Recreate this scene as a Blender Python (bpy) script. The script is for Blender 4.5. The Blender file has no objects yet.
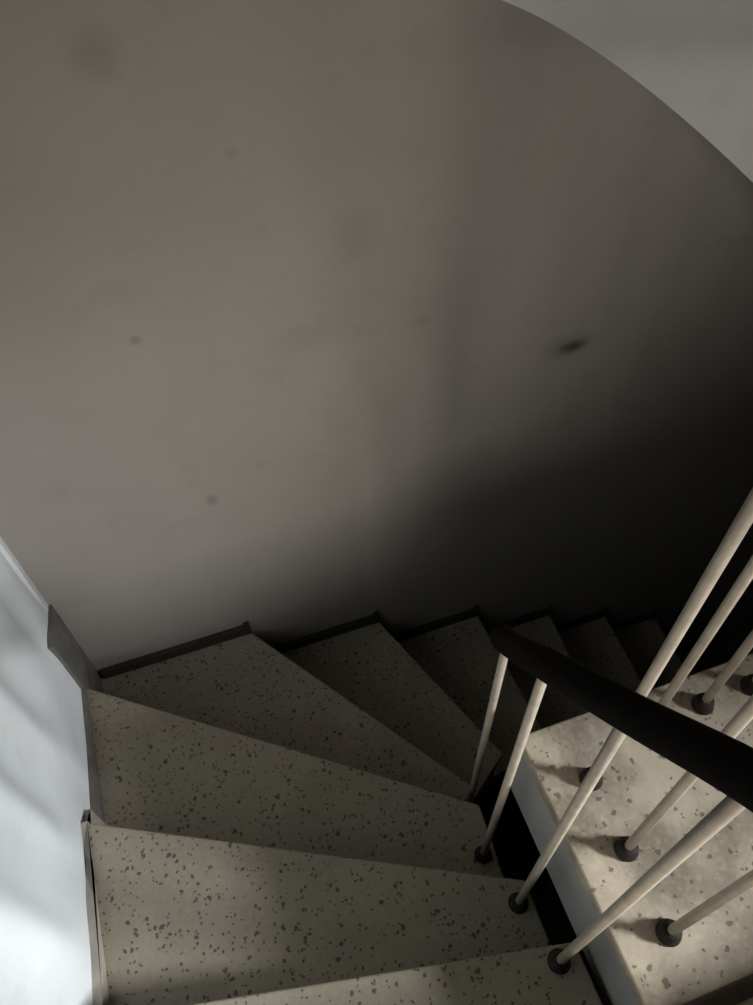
import bpy, bmesh, math, random
from mathutils import Vector, Matrix

SC = bpy.context.scene
COL = SC.collection
S = 1.1            # metres per layout unit
HF = 3.3           # depth of the lowest floor below the camera, layout units


def W(r, q, h):
    """r: to the right along the back wall, q: towards the back wall, h: depth below the camera."""
    return Vector((r * S, q * S, (HF - h) * S))


# ------------------------------------------------------------------ camera
PITCH, YAW, ROLL, FPX = math.radians(53.183), math.radians(17.576), math.radians(-2.006), 807.6
fx, fy = math.sin(YAW), math.cos(YAW)
F = Vector((fx * math.cos(PITCH), fy * math.cos(PITCH), -math.sin(PITCH)))
R0 = Vector((fy, -fx, 0))
U0 = R0.cross(F)
RV = R0 * math.cos(ROLL) + U0 * math.sin(ROLL)
UV = -R0 * math.sin(ROLL) + U0 * math.cos(ROLL)
cam_d = bpy.data.cameras.new('camera')
cam_d.sensor_fit = 'HORIZONTAL'
cam_d.sensor_width = 36.0
cam_d.lens = FPX / 753.0 * 36.0
cam_d.clip_start = 0.01
cam = bpy.data.objects.new('camera', cam_d)
COL.objects.link(cam)
M = Matrix(((RV.x, UV.x, -F.x), (RV.y, UV.y, -F.y), (RV.z, UV.z, -F.z))).to_4x4()
M.translation = W(0, 0, 0)
cam.matrix_world = M
SC.camera = cam

# ------------------------------------------------------------------ world, lights, exposure
wd = bpy.data.worlds.new('world')
SC.world = wd
wd.use_nodes = True
wd.node_tree.nodes['Background'].inputs['Color'].default_value = (0.55, 0.62, 0.7, 1)
wd.node_tree.nodes['Background'].inputs['Strength'].default_value = 0.02
SC.view_settings.view_transform = 'Standard'
SC.view_settings.look = 'None'
SC.view_settings.gamma = 1.0
SC.view_settings.exposure = 0.0
SC.view_settings.use_curve_mapping = False
SC.cycles.use_denoising = True
SC.cycles.max_bounces = 6


def area(name, loc, target, sx, sy, power, color, spread):
    d = bpy.data.lights.new(name, 'AREA')
    d.shape = 'RECTANGLE'
    d.size, d.size_y = sx * S, sy * S
    d.energy = power
    d.color = color
    d.spread = math.radians(spread)
    o = bpy.data.objects.new(name, d)
    COL.objects.link(o)
    o.location = W(*loc)
    o.rotation_euler = (W(*target) - W(*loc)).to_track_quat('-Z', 'Z').to_euler()
    return o


# daylight from the window on the right of the landing
area('window_daylight', (1.9, -0.72, 0.28), (-0.42, 0.36, 1.38), 0.22, 0.30, 5.7, (0.97, 0.985, 1.0), 42)
# daylight coming through the opening behind the floor the steps start from
area('stairwell_daylight', (0.03, -1.9, 0.50), (0.44, 1.1, 1.02), 0.9, 0.8, 5.3, (1.0, 0.92, 0.83), 58)

# ------------------------------------------------------------------ materials


def new_mat(name, rough=0.7):
    m = bpy.data.materials.new(name)
    m.use_nodes = True
    nt = m.node_tree
    b = nt.nodes['Principled BSDF']
    b.inputs['Roughness'].default_value = rough
    b.inputs['Specular IOR Level'].default_value = 0.3
    return m, nt, b


def N(nt, kind, **kw):
    n = nt.nodes.new(kind)
    for k, v in kw.items():
        setattr(n, k, v)
    return n


def ramp(nt, fac, stops):
    n = N(nt, 'ShaderNodeValToRGB')
    e = n.color_ramp.elements
    e[0].position, e[0].color = stops[0][0], (*stops[0][1], 1)
    e[1].position, e[1].color = stops[-1][0], (*stops[-1][1], 1)
    for p, c in stops[1:-1]:
        x = e.new(p)
        x.color = (*c, 1)
    nt.links.new(fac, n.inputs['Fac'])
    return n.outputs['Color']


def mix(nt, fac, a, b, mode='MIX'):
    n = N(nt, 'ShaderNodeMix', data_type='RGBA', blend_type=mode)
    for s, v in ((0, fac), (6, a), (7, b)):
        if isinstance(v, (int, float)):
            n.inputs[s].default_value = v
        elif isinstance(v, tuple):
            n.inputs[s].default_value = (*v, 1)
        else:
            nt.links.new(v, n.inputs[s])
    return n.outputs[2]


def pos(nt):
    return N(nt, 'ShaderNodeNewGeometry').outputs['Position']


def noise(nt, vec, scale, detail=3, rough=0.55):
    n = N(nt, 'ShaderNodeTexNoise')
    n.inputs['Scale'].default_value = scale
    n.inputs['Detail'].default_value = detail
    n.inputs['Roughness'].default_value = rough
    nt.links.new(vec, n.inputs['Vector'])
    return n.outputs['Fac']


def spot(nt, p, centre, radii, soft=0.5):
    """1 inside an ellipsoid round centre, 0 outside: a stain with a place of its own."""
    a = N(nt, 'ShaderNodeVectorMath', operation='SUBTRACT')
    a.inputs[1].default_value = centre
    nt.links.new(p, a.inputs[0])
    d = N(nt, 'ShaderNodeVectorMath', operation='DIVIDE')
    d.inputs[1].default_value = radii
    nt.links.new(a.outputs[0], d.inputs[0])
    l = N(nt, 'ShaderNodeVectorMath', operation='LENGTH')
    nt.links.new(d.outputs[0], l.inputs[0])
    mr = N(nt, 'ShaderNodeMapRange')
    mr.interpolation_type = 'SMOOTHSTEP'
    mr.inputs[1].default_value = soft
    mr.inputs[2].default_value = 1.0
    mr.inputs[3].default_value = 1.0
    mr.inputs[4].default_value = 0.0
    nt.links.new(l.outputs['Value'], mr.inputs[0])
    return mr.outputs[0]


def terrazzo(name, base, base2, chip, dens=0.16, rough=0.5, blot=5.0):
    m, nt, b = new_mat(name, rough)
    p = pos(nt)
    c = ramp(nt, noise(nt, p, blot, 5), [(0.38, base2), (0.62, base)])
    # pale small chips
    v0 = N(nt, 'ShaderNodeTexVoronoi')
    v0.inputs['Scale'].default_value = 150
    nt.links.new(p, v0.inputs['Vector'])
    c = mix(nt, ramp(nt, v0.outputs['Color'], [(0.5, (0, 0, 0)), (0.9, (.18, .18, .18))]), c, tuple(min(1, x * 1.35) for x in base))
    wob = N(nt, 'ShaderNodeTexNoise')
    wob.inputs['Scale'].default_value = 70
    nt.links.new(p, wob.inputs['Vector'])
    ws = N(nt, 'ShaderNodeVectorMath', operation='SCALE')
    ws.inputs[3].default_value = .014
    nt.links.new(wob.outputs['Color'], ws.inputs[0])
    wa = N(nt, 'ShaderNodeVectorMath', operation='ADD')
    nt.links.new(p, wa.inputs[0])
    nt.links.new(ws.outputs[0], wa.inputs[1])
    p = wa.outputs[0]
    for sc, th, d in ((80, 0.30, dens * .8), (138, 0.30, dens * 1.1)):
        v = N(nt, 'ShaderNodeTexVoronoi')
        v.inputs['Scale'].default_value = sc
        nt.links.new(p, v.inputs['Vector'])
        sp = N(nt, 'ShaderNodeSeparateColor')
        nt.links.new(v.outputs['Color'], sp.inputs[0])
        pick = N(nt, 'ShaderNodeMath', operation='LESS_THAN')
        pick.inputs[1].default_value = d
        nt.links.new(sp.outputs[0], pick.inputs[0])
        mr = N(nt, 'ShaderNodeMapRange')
        mr.inputs[1].default_value = th
        mr.inputs[2].default_value = th + 0.14
        mr.inputs[3].default_value = 1.0
        mr.inputs[4].default_value = 0.0
        nt.links.new(v.outputs['Distance'], mr.inputs[0])
        mu = N(nt, 'ShaderNodeMath', operation='MULTIPLY')
        nt.links.new(pick.outputs[0], mu.inputs[0])
        nt.links.new(mr.outputs[0], mu.inputs[1])
        mu2 = N(nt, 'ShaderNodeMath', operation='MULTIPLY')
        mu2.inputs[1].default_value = 0.74
        nt.links.new(mu.outputs[0], mu2.inputs[0])
        c = mix(nt, mu2.outputs[0], c, chip)
    nt.links.new(c, b.inputs['Base Color'])
    return m


def plaster(name, base, base2, stains=(), rough=0.75, blotch=1.6):
    m, nt, b = new_mat(name, rough)
    p = pos(nt)
    c = ramp(nt, noise(nt, p, blotch, 4), [(0.3, base2), (0.7, base)])
    c = mix(nt, ramp(nt, noise(nt, p, 9.0, 5, 0.65), [(0.56, (0, 0, 0)), (0.75, (.22, .22, .22))]), c, tuple(x * .62 for x in base2))
    for ctr, rad, k in stains:
        f = spot(nt, p, ctr, rad, 0.1)
        mu = N(nt, 'ShaderNodeMath', operation='MULTIPLY')
        mu.inputs[1].default_value = k
        nt.links.new(f, mu.inputs[0])
        c = mix(nt, mu.outputs[0], c, (0.03, 0.03, 0.025))
    nt.links.new(c, b.inputs['Base Color'])
    bp = N(nt, 'ShaderNodeBump')
    bp.inputs['Strength'].default_value = 0.12
    bp.inputs['Distance'].default_value = 0.02
    nt.links.new(noise(nt, p, 14.0, 5), bp.inputs['Height'])
    nt.links.new(bp.outputs[0], b.inputs['Normal'])
    return m


def mottled(name, base, base2, rough=0.5, scale=20, metallic=0.0):
    m, nt, b = new_mat(name, rough)
    c = ramp(nt, noise(nt, pos(nt), scale, 4), [(0.35, base2), (0.65, base)])
    nt.links.new(c, b.inputs['Base Color'])
    b.inputs['Metallic'].default_value = metallic
    return m


QB, RL, RE, QE, HL, H0, RISE = 1.102, -0.430, 0.356, 0.385, 1.286, 1.451, 0.165
H = lambda k: H0 + k * RISE


def st(r, h, a, b, k):
    return (tuple(W(r, QB, h)), (a * S, 0.3, b * S), k)


MT = {
    'wall': plaster('grey_plaster', (.36, .335, .31), (.31, .288, .265), [
        st(.803, 1.194, .046, .024, .75), st(.79, 1.19, .085, .05, .3), st(-.018, 1.367, .02, .028, .3),
        st(-.062, .905, .015, .015, .3), st(.004, .461, .05, .05, .2), st(.212, .99, .1, .05, .08),
        st(.33, .80, .06, .08, .12), st(.10, 1.30,   .02, .012, .15), st(.45, 1.02, .03, .02, .15), st(.15, .62, .015, .012, .15)]),
    'upper': plaster('pale_grey_plaster', (.62, .62, .60), (.57, .57, .55)),
    'white': plaster('white_paint', (.83, .87, .885), (.73, .78, .80), rough=.5, blotch=3.0),
    'slab': plaster('grey_paint', (.37, .38, .36), (.31, .315, .30), rough=.6),
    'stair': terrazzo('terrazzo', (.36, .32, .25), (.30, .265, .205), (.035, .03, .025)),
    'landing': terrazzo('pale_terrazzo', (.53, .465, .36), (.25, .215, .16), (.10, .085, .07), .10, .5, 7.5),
    'concrete': plaster('stair_concrete', (.22, .2, .18), (.17, .155, .14)),
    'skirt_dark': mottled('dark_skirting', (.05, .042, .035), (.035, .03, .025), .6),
    'skirt_grey_shade': mottled('grey_skirting_and_shade', (.17, .162, .142), (.12, .113, .10), .6),  # skirting tone, also used for the painted shade in the wall corner
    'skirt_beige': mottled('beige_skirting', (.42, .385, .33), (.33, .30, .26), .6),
    'rail': mottled('dark_wood', (.006, .0045, .0035), (.004, .003, .0025), .85, 40),
    'cream': mottled('cream_paint', (.46, .41, .33), (.37, .325, .26), .5, 30),
    'joint': mottled('brown_joint', (.085, .066, .05), (.055, .043, .033), .6),
    'collar': mottled('dark_collar', (.020, .015, .012), (.012, .009, .007), .7, 60),
}

MT['rail'].node_tree.nodes['Principled BSDF'].inputs['Specular IOR Level'].default_value = .08

# ------------------------------------------------------------------ mesh helpers


def link(name, bm, mat, parent=None, smooth=False, bevel=0.0):
    bmesh.ops.recalc_face_normals(bm, faces=bm.faces)
    me = bpy.data.meshes.new(name)
    bm.to_mesh(me)
    bm.free()
    me.materials.append(mat)
    if smooth:
        for p in me.polygons:
            p.use_smooth = True
    o = bpy.data.objects.new(name, me)
    COL.objects.link(o)
    if parent:
        o.parent = parent
        o.matrix_parent_inverse = Matrix.Translation(-parent.location)
    if bevel:
        md = o.modifiers.new('bevel', 'BEVEL')
        md.width = bevel
        md.segments = 3
        md.limit_method = 'ANGLE'
    return o


def hull(rings, close=True):
    """Rings of equally many points -> closed tube with capped ends."""
    bm = bmesh.new()
    vs = [[bm.verts.new(p) for p in ring] for ring in rings]
    n = len(vs[0])
    for a, b in zip(vs, vs[1:]):
        for i in range(n):
            bm.faces.new((a[i], a[(i + 1) % n], b[(i + 1) % n], b[i]))
    bm.faces.new(vs[0])
    bm.faces.new(vs[-1])
    return bm


def prism(poly, h0, h1):
    return hull([[W(r, q, h0) for r, q in poly], [W(r, q, h1) for r, q in poly]])


def box(r0, r1, q0, q1, h0, h1):
    return prism([(r0, q0), (r1, q0), (r1, q1), (r0, q1)], h0, h1)


def side_r(r0, r1, poly):          # poly in (q, h), extruded along r
    return hull([[W(r0, q, h) for q, h in poly], [W(r1, q, h) for q, h in poly]])


def side_q(q0, q1, poly):          # poly in (r, h), extruded along q
    return hull([[W(r, q0, h) for r, h in poly], [W(r, q1, h) for r, h in poly]])


def rod(a, b, rads, n=16):
    """Round rod from a to b; rads = [(fraction, radius m)]."""
    d = (b - a).normalized()
    x = d.orthogonal().normalized()
    y = d.cross(x)
    rings = []
    for t, rad in rads:
        c = a.lerp(b, t)
        rings.append([c + (x * math.cos(2 * math.pi * i / n) + y * math.sin(2 * math.pi * i / n)) * rad for i in range(n)])
    return hull(rings)


def structure(name, bm, mat, label=None, cat=None, **kw):
    o = link(name, bm, mat, **kw)
    o['kind'] = 'structure'
    if label:
        o['label'] = label
    if cat:
        o['category'] = cat
    return o


def thing(name, loc, label, cat, group=None):
    o = bpy.data.objects.new(name, None)
    COL.objects.link(o)
    o.location = W(*loc)
    o['label'] = label
    o['category'] = cat
    if group:
        o['group'] = group
    return o


# ------------------------------------------------------------------ the stairwell
RR, QR, HC = 2.35, -2.2, -1.2       # right wall, rear wall, ceiling
structure('wall_back', box(RL, RR, QB, QB + .12, HC, HF), MT['wall'],
          'grey smudged plaster wall at the far side of the stairwell', 'wall')
def shade_band_ripple(q):  # relief added to imitate soft vertical shadow bands on the wall
    return 0.0085 * math.sin(q * 36 + .6) + .0012 * math.sin(q * 67 + 1.1) + .0025 * math.sin(q * 15 + .4) - .0122


NQ = 520
wl = bmesh.new()
rows = []
for h, k in [(HC, 1), (1.0, 1), (1.40, 1)] + [(1.40 + .22 * j / 12, .5 + .5 * math.cos(math.pi * j / 12)) for j in range(1, 13)] + [(HF, 0)]:
    fr = [(RL + shade_band_ripple(q) * k * (0 if q > QB - .02 else 1), q) for q in [QR + (QB - QR) * i / NQ for i in range(NQ + 1)]]
    rows.append([wl.verts.new(W(r, q, h)) for r, q in [(RL - .12, QR)] + fr + [(RL, QB + .12), (RL - .12, QB + .12)]])
for a, b in zip(rows, rows[1:]):
    for i in range(len(a)):
        k = (i + 1) % len(a)
        wl.faces.new((a[i], a[k], b[k], b[i]))
wl.faces.new(rows[0])
wl.faces.new(rows[-1])
structure('wall_left', wl, MT['white'], 'bluish white painted wall along the left of the descending steps', 'wall')
structure('wall_right', box(RR, RR + .12, QR, QB + .12, HC, HF), MT['wall'])
structure('wall_rear', box(RL, RR, QR - .12, QR, HC, HF), MT['wall'])
structure('floor', box(RL, RR, QR, QB, HF, HF + .1), MT['concrete'])
structure('ceiling', box(RL - .12, RR + .12, QR - .12, QB + .12, HC - .1, HC), MT['upper'])

# pale upper wall that swells out of the back wall; its sloping lower edge crosses the top right
def swell(r):
    t = max(0.0, min(1.0, (r - .45) / .55))
    return .002 + .30 * t * t * (3 - 2 * t)


EDGE = [(0.44, 0.4484), (0.47, 0.4518), (0.5, 0.4576), (0.53, 0.4659), (0.56, 0.4765), (0.59, 0.4891), (0.62, 0.5038), (0.65, 0.5202), (0.68, 0.5384), (0.71, 0.5581), (0.74, 0.5793), (0.77, 0.6017),
        (0.8, 0.6252), (0.83, 0.6497), (0.86, 0.6751), (0.89, 0.7011), (0.92, 0.7277), (0.95, 0.7548), (0.98, 0.7821), (1.01, 0.8095), (1.04, 0.837), (1.07, 0.8643), (1.1, 0.8913), (1.13, 0.9179),
        (1.35, 1.10), (1.6, 1.20), (RR, 1.20)]


def smooth_edge(pts, n=5):
    out = []
    for i in range(len(pts) - 1):
        p0, p1, p2, p3 = pts[max(i - 1, 0)], pts[i], pts[i + 1], pts[min(i + 2, len(pts) - 1)]
        for j in range(n):
            u = j / n
            out.append(tuple(.5 * (2 * b + (c - a) * u + (2 * a - 5 * b + 4 * c - d) * u * u + (3 * b - a - 3 * c + d) * u ** 3)
                             for a, b, c, d in zip(p0, p1, p2, p3)))
    return out + [pts[-1]]


EDGE = smooth_edge(EDGE)
bm = bmesh.new()
rows = []
for r, h in EDGE:
    f = QB - swell(r)
    rows.append([bm.verts.new(W(*p)) for p in ((r, QB, h - .6 * swell(r)), (r, f, h), (r, f, HC), (r, QB, HC))])
for a, b in zip(rows, rows[1:]):
    for k in range(4):
        bm.faces.new((a[k], a[(k + 1) % 4], b[(k + 1) % 4], b[k]))
bm.faces.new(rows[0])
bm.faces.new(rows[-1])
structure('wall_upper', bm, MT['upper'], 'pale grey upper wall with a curved sloping lower edge, top right', 'wall')

# ------------------------------------------------------------------ the descending steps
# far nosing of each step: (outer r, q), (inner r, q)
NOSE = {
    -1: ((RL, -.09), (.338, -.035)),
    0: ((RL + .002, .257), (.338, .105)),
    1: ((RL + .002, .618), (.338, .237)),
    2: ((RL + .002, .993), (.345, .430)),
    3: ((-.026, QB - .002), (.381, .512)),
    4: ((.337, QB - .002), (.520, .610)),
    5: ((.670, QB - .002), (.700, .640)),
    6: ((.951, QB - .002), (.930, .640)),
    7: ((1.20, QB - .002), (1.19, .640)),
    8: ((1.45, QB - .002), (1.44, .640)),
}
CORNER = (RL + .002, QB - .002)


def lerp(a, b, t):
    return (a[0] + (b[0] - a[0]) * t, a[1] + (b[1] - a[1]) * t)


def shift(a, b, d):
    """The line a-b moved by d towards its near side."""
    vx, vy = b[0] - a[0], b[1] - a[1]
    l = math.hypot(vx, vy)
    n = (vy / l, -vx / l)
    return (a[0] + n[0] * d, a[1] + n[1] * d), (b[0] + n[0] * d, b[1] + n[1] * d)


stairs = thing('staircase', (0, .2, 1.6), 'speckled terrazzo winding steps descending along the grey wall into the dark', 'staircase')
for k in range(0, 9):
    (o1, i1) = NOSE[k]
    (o0, i0) = shift(*NOSE[k - 1], .02)          # runs under the nosing above
    outer = [o0] + ([CORNER] if k == 3 else []) + [o1]
    poly = outer + [i1, i0]
    fit = lambda pl: [(max(r, RL + .002), min(q, QB - .002)) for r, q in pl]
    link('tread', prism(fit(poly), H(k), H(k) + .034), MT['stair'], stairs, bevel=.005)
    so, si = shift(o1, i1, .018)
    ro = [o0] + ([CORNER] if k == 3 else []) + [so]
    link('riser', prism(fit(ro + [si, i0]), H(k) + .035, H(k) + RISE + .12), MT['concrete'], stairs)

# floor of the storey the steps start from, on the near side
(o1, i1) = NOSE[-1]
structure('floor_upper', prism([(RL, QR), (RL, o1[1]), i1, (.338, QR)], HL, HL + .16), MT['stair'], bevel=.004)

# landing slab to the right, with a grey painted edge
LQ = -.022
land = thing('landing', (RE + .4, .2, HL + .2), 'brightly lit terrazzo landing slab with a grey painted edge, on the right', 'landing')
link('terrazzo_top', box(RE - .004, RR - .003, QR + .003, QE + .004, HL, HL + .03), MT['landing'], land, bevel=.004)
link('edge_slab', box(RE, RR - .003, QR + .003, QE, HL + .031, HL + .215), MT['slab'], land)['label'] = 'grey painted slab edge'

# dark joint strip across the landing, at the bottom right
structure('trim_1', box(RE + .004, 1.6, LQ - .024, LQ - .001, HL - .003, HL + .004), MT['joint'],
          'dark brown joint strip across the bright landing at the bottom right', 'trim', bevel=.001)

# unseen steps behind the viewpoint, added to shade the right of the back wall
for k in range(5):
    h = HL - RISE * (k + 1)
    q1 = LQ - .09 - .25 * k
    structure('step_light_blocker', box(RE + .012, 1.15, q1 - .27, q1, h, h + RISE - .0015), MT['landing'], bevel=.005)

# ------------------------------------------------------------------ skirting boards
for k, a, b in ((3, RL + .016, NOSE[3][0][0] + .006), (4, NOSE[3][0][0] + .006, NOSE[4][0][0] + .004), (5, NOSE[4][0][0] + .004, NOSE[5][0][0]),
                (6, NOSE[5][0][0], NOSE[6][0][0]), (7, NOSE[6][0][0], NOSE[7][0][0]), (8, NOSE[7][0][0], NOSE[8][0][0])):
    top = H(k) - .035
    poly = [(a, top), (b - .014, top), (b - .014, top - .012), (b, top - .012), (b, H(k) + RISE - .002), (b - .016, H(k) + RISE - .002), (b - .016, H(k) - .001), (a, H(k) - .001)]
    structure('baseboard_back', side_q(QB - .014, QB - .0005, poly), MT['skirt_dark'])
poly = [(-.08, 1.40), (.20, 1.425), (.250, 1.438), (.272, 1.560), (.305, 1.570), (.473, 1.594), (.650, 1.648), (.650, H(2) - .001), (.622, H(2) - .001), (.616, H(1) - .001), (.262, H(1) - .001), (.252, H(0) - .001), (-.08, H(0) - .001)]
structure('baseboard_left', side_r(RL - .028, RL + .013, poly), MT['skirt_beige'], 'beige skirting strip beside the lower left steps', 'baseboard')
poly = [(.6515, 1.695), (.82, 1.735), (.975, 1.755), (.977, 1.545), (1.02, 1.55), (QB - .001, 1.57), (QB - .001, H(3) - .001), (.996, H(3) - .001), (.988, H(2) - .001), (.6515, H(2) - .001)]  # raised end stands in for shade on the white wall by the corner
structure('baseboard_left', side_r(RL - .028, RL + .007, poly), MT['skirt_grey_shade'], 'dark grey skirting, its raised corner end standing in for shade on the wall', 'baseboard')

# ------------------------------------------------------------------ railings
BAR = .0078
LB = .85


def baluster(parent, r, q, h, top_h):
    b = link('baluster', rod(W(r, q, h - .004), W(r, q, top_h), [(0, BAR), (1, BAR)], 18), MT['cream'], parent, smooth=True, bevel=0)
    c = link('collar', rod(W(r, q, h - .0008), W(r, q, h - .024),
                           [(0, .0195), (.12, .0203), (.22, .0182), (.75, .0165), (.9, .0150), (1, .0098)], 20), MT['collar'], None, smooth=True)
    c.parent = b
    c.matrix_parent_inverse = Matrix.Identity(4)
    return b


def rail(path, parent, w=.0205, t=.019):
    """Rounded handrail swept along layout points (centre line)."""
    pts = [W(*p) for p in path]
    dense = []
    for i in range(len(pts) - 1):
        p0, p1, p2, p3 = pts[max(i - 1, 0)], pts[i], pts[i + 1], pts[min(i + 2, len(pts) - 1)]
        for j in range(6):
            u = j / 6
            dense.append(.5 * ((2 * p1) + (p2 - p0) * u + (2 * p0 - 5 * p1 + 4 * p2 - p3) * u * u + (3 * p1 - p0 - 3 * p2 + p3) * u ** 3))
    dense.append(pts[-1])
    rings = []
    for i, c in enumerate(dense):
        d = (dense[min(i + 1, len(dense) - 1)] - dense[max(i - 1, 0)]).normalized()
        x = d.cross(Vector((0, 0, 1))).normalized()
        y = x.cross(d)
        k = .86 if i in (0, len(dense) - 1) else 1
        ring = []
        for a in range(20):
            th = 2 * math.pi * a / 20
            cs, sn = math.cos(th), math.sin(th)
            ring.append(c + x * (w * k * math.copysign(abs(cs) ** .7, cs)) + y * (t * k * math.copysign(abs(sn) ** .7, sn)))
        rings.append(ring)
    return link('handrail', hull(rings), MT['rail'], parent, smooth=True)


LEFT = [(.301, .088, H(0), .604), (.308, .206, H(1), .758), (.310, .334, H(2), .910), (.349, .473, H(3), 1.134)]   # r, q, foot, head
rl = thing('stair_railing', (.30, .2, 1.45), 'dark handrail on slim cream balusters along the descending steps', 'railing')
for r, q, h, t in LEFT:
    baluster(rl, r, q, h, t - .020)
RC = .019 / S
rail([(.285, -.10, .36), (.293, -.02, .455)] + [(r, q, t - RC - .011) for r, q, h, t in LEFT] + [(.358, .505, 1.154 - RC)], rl)

rr = thing('landing_railing', (.43, .2, HL), 'tall cream balusters standing along the edge of the bright landing', 'railing')
for r, q in [(.428, .059), (.428, .177), (.428, .287), (.565, .338), (.660, .335), (.755, .336), (.86, .336), (.97, .336)]:
    baluster(rr, r, q, HL, HL - LB + .004)
hh = HL - LB - RC * .7
rail([(.428, .0, hh), (.428, .15, hh), (.428, .27, hh), (.450, .318, hh), (.50, .336, hh), (.66, .336, hh), (.85, .336, hh), (1.02, .336, hh)], rr)
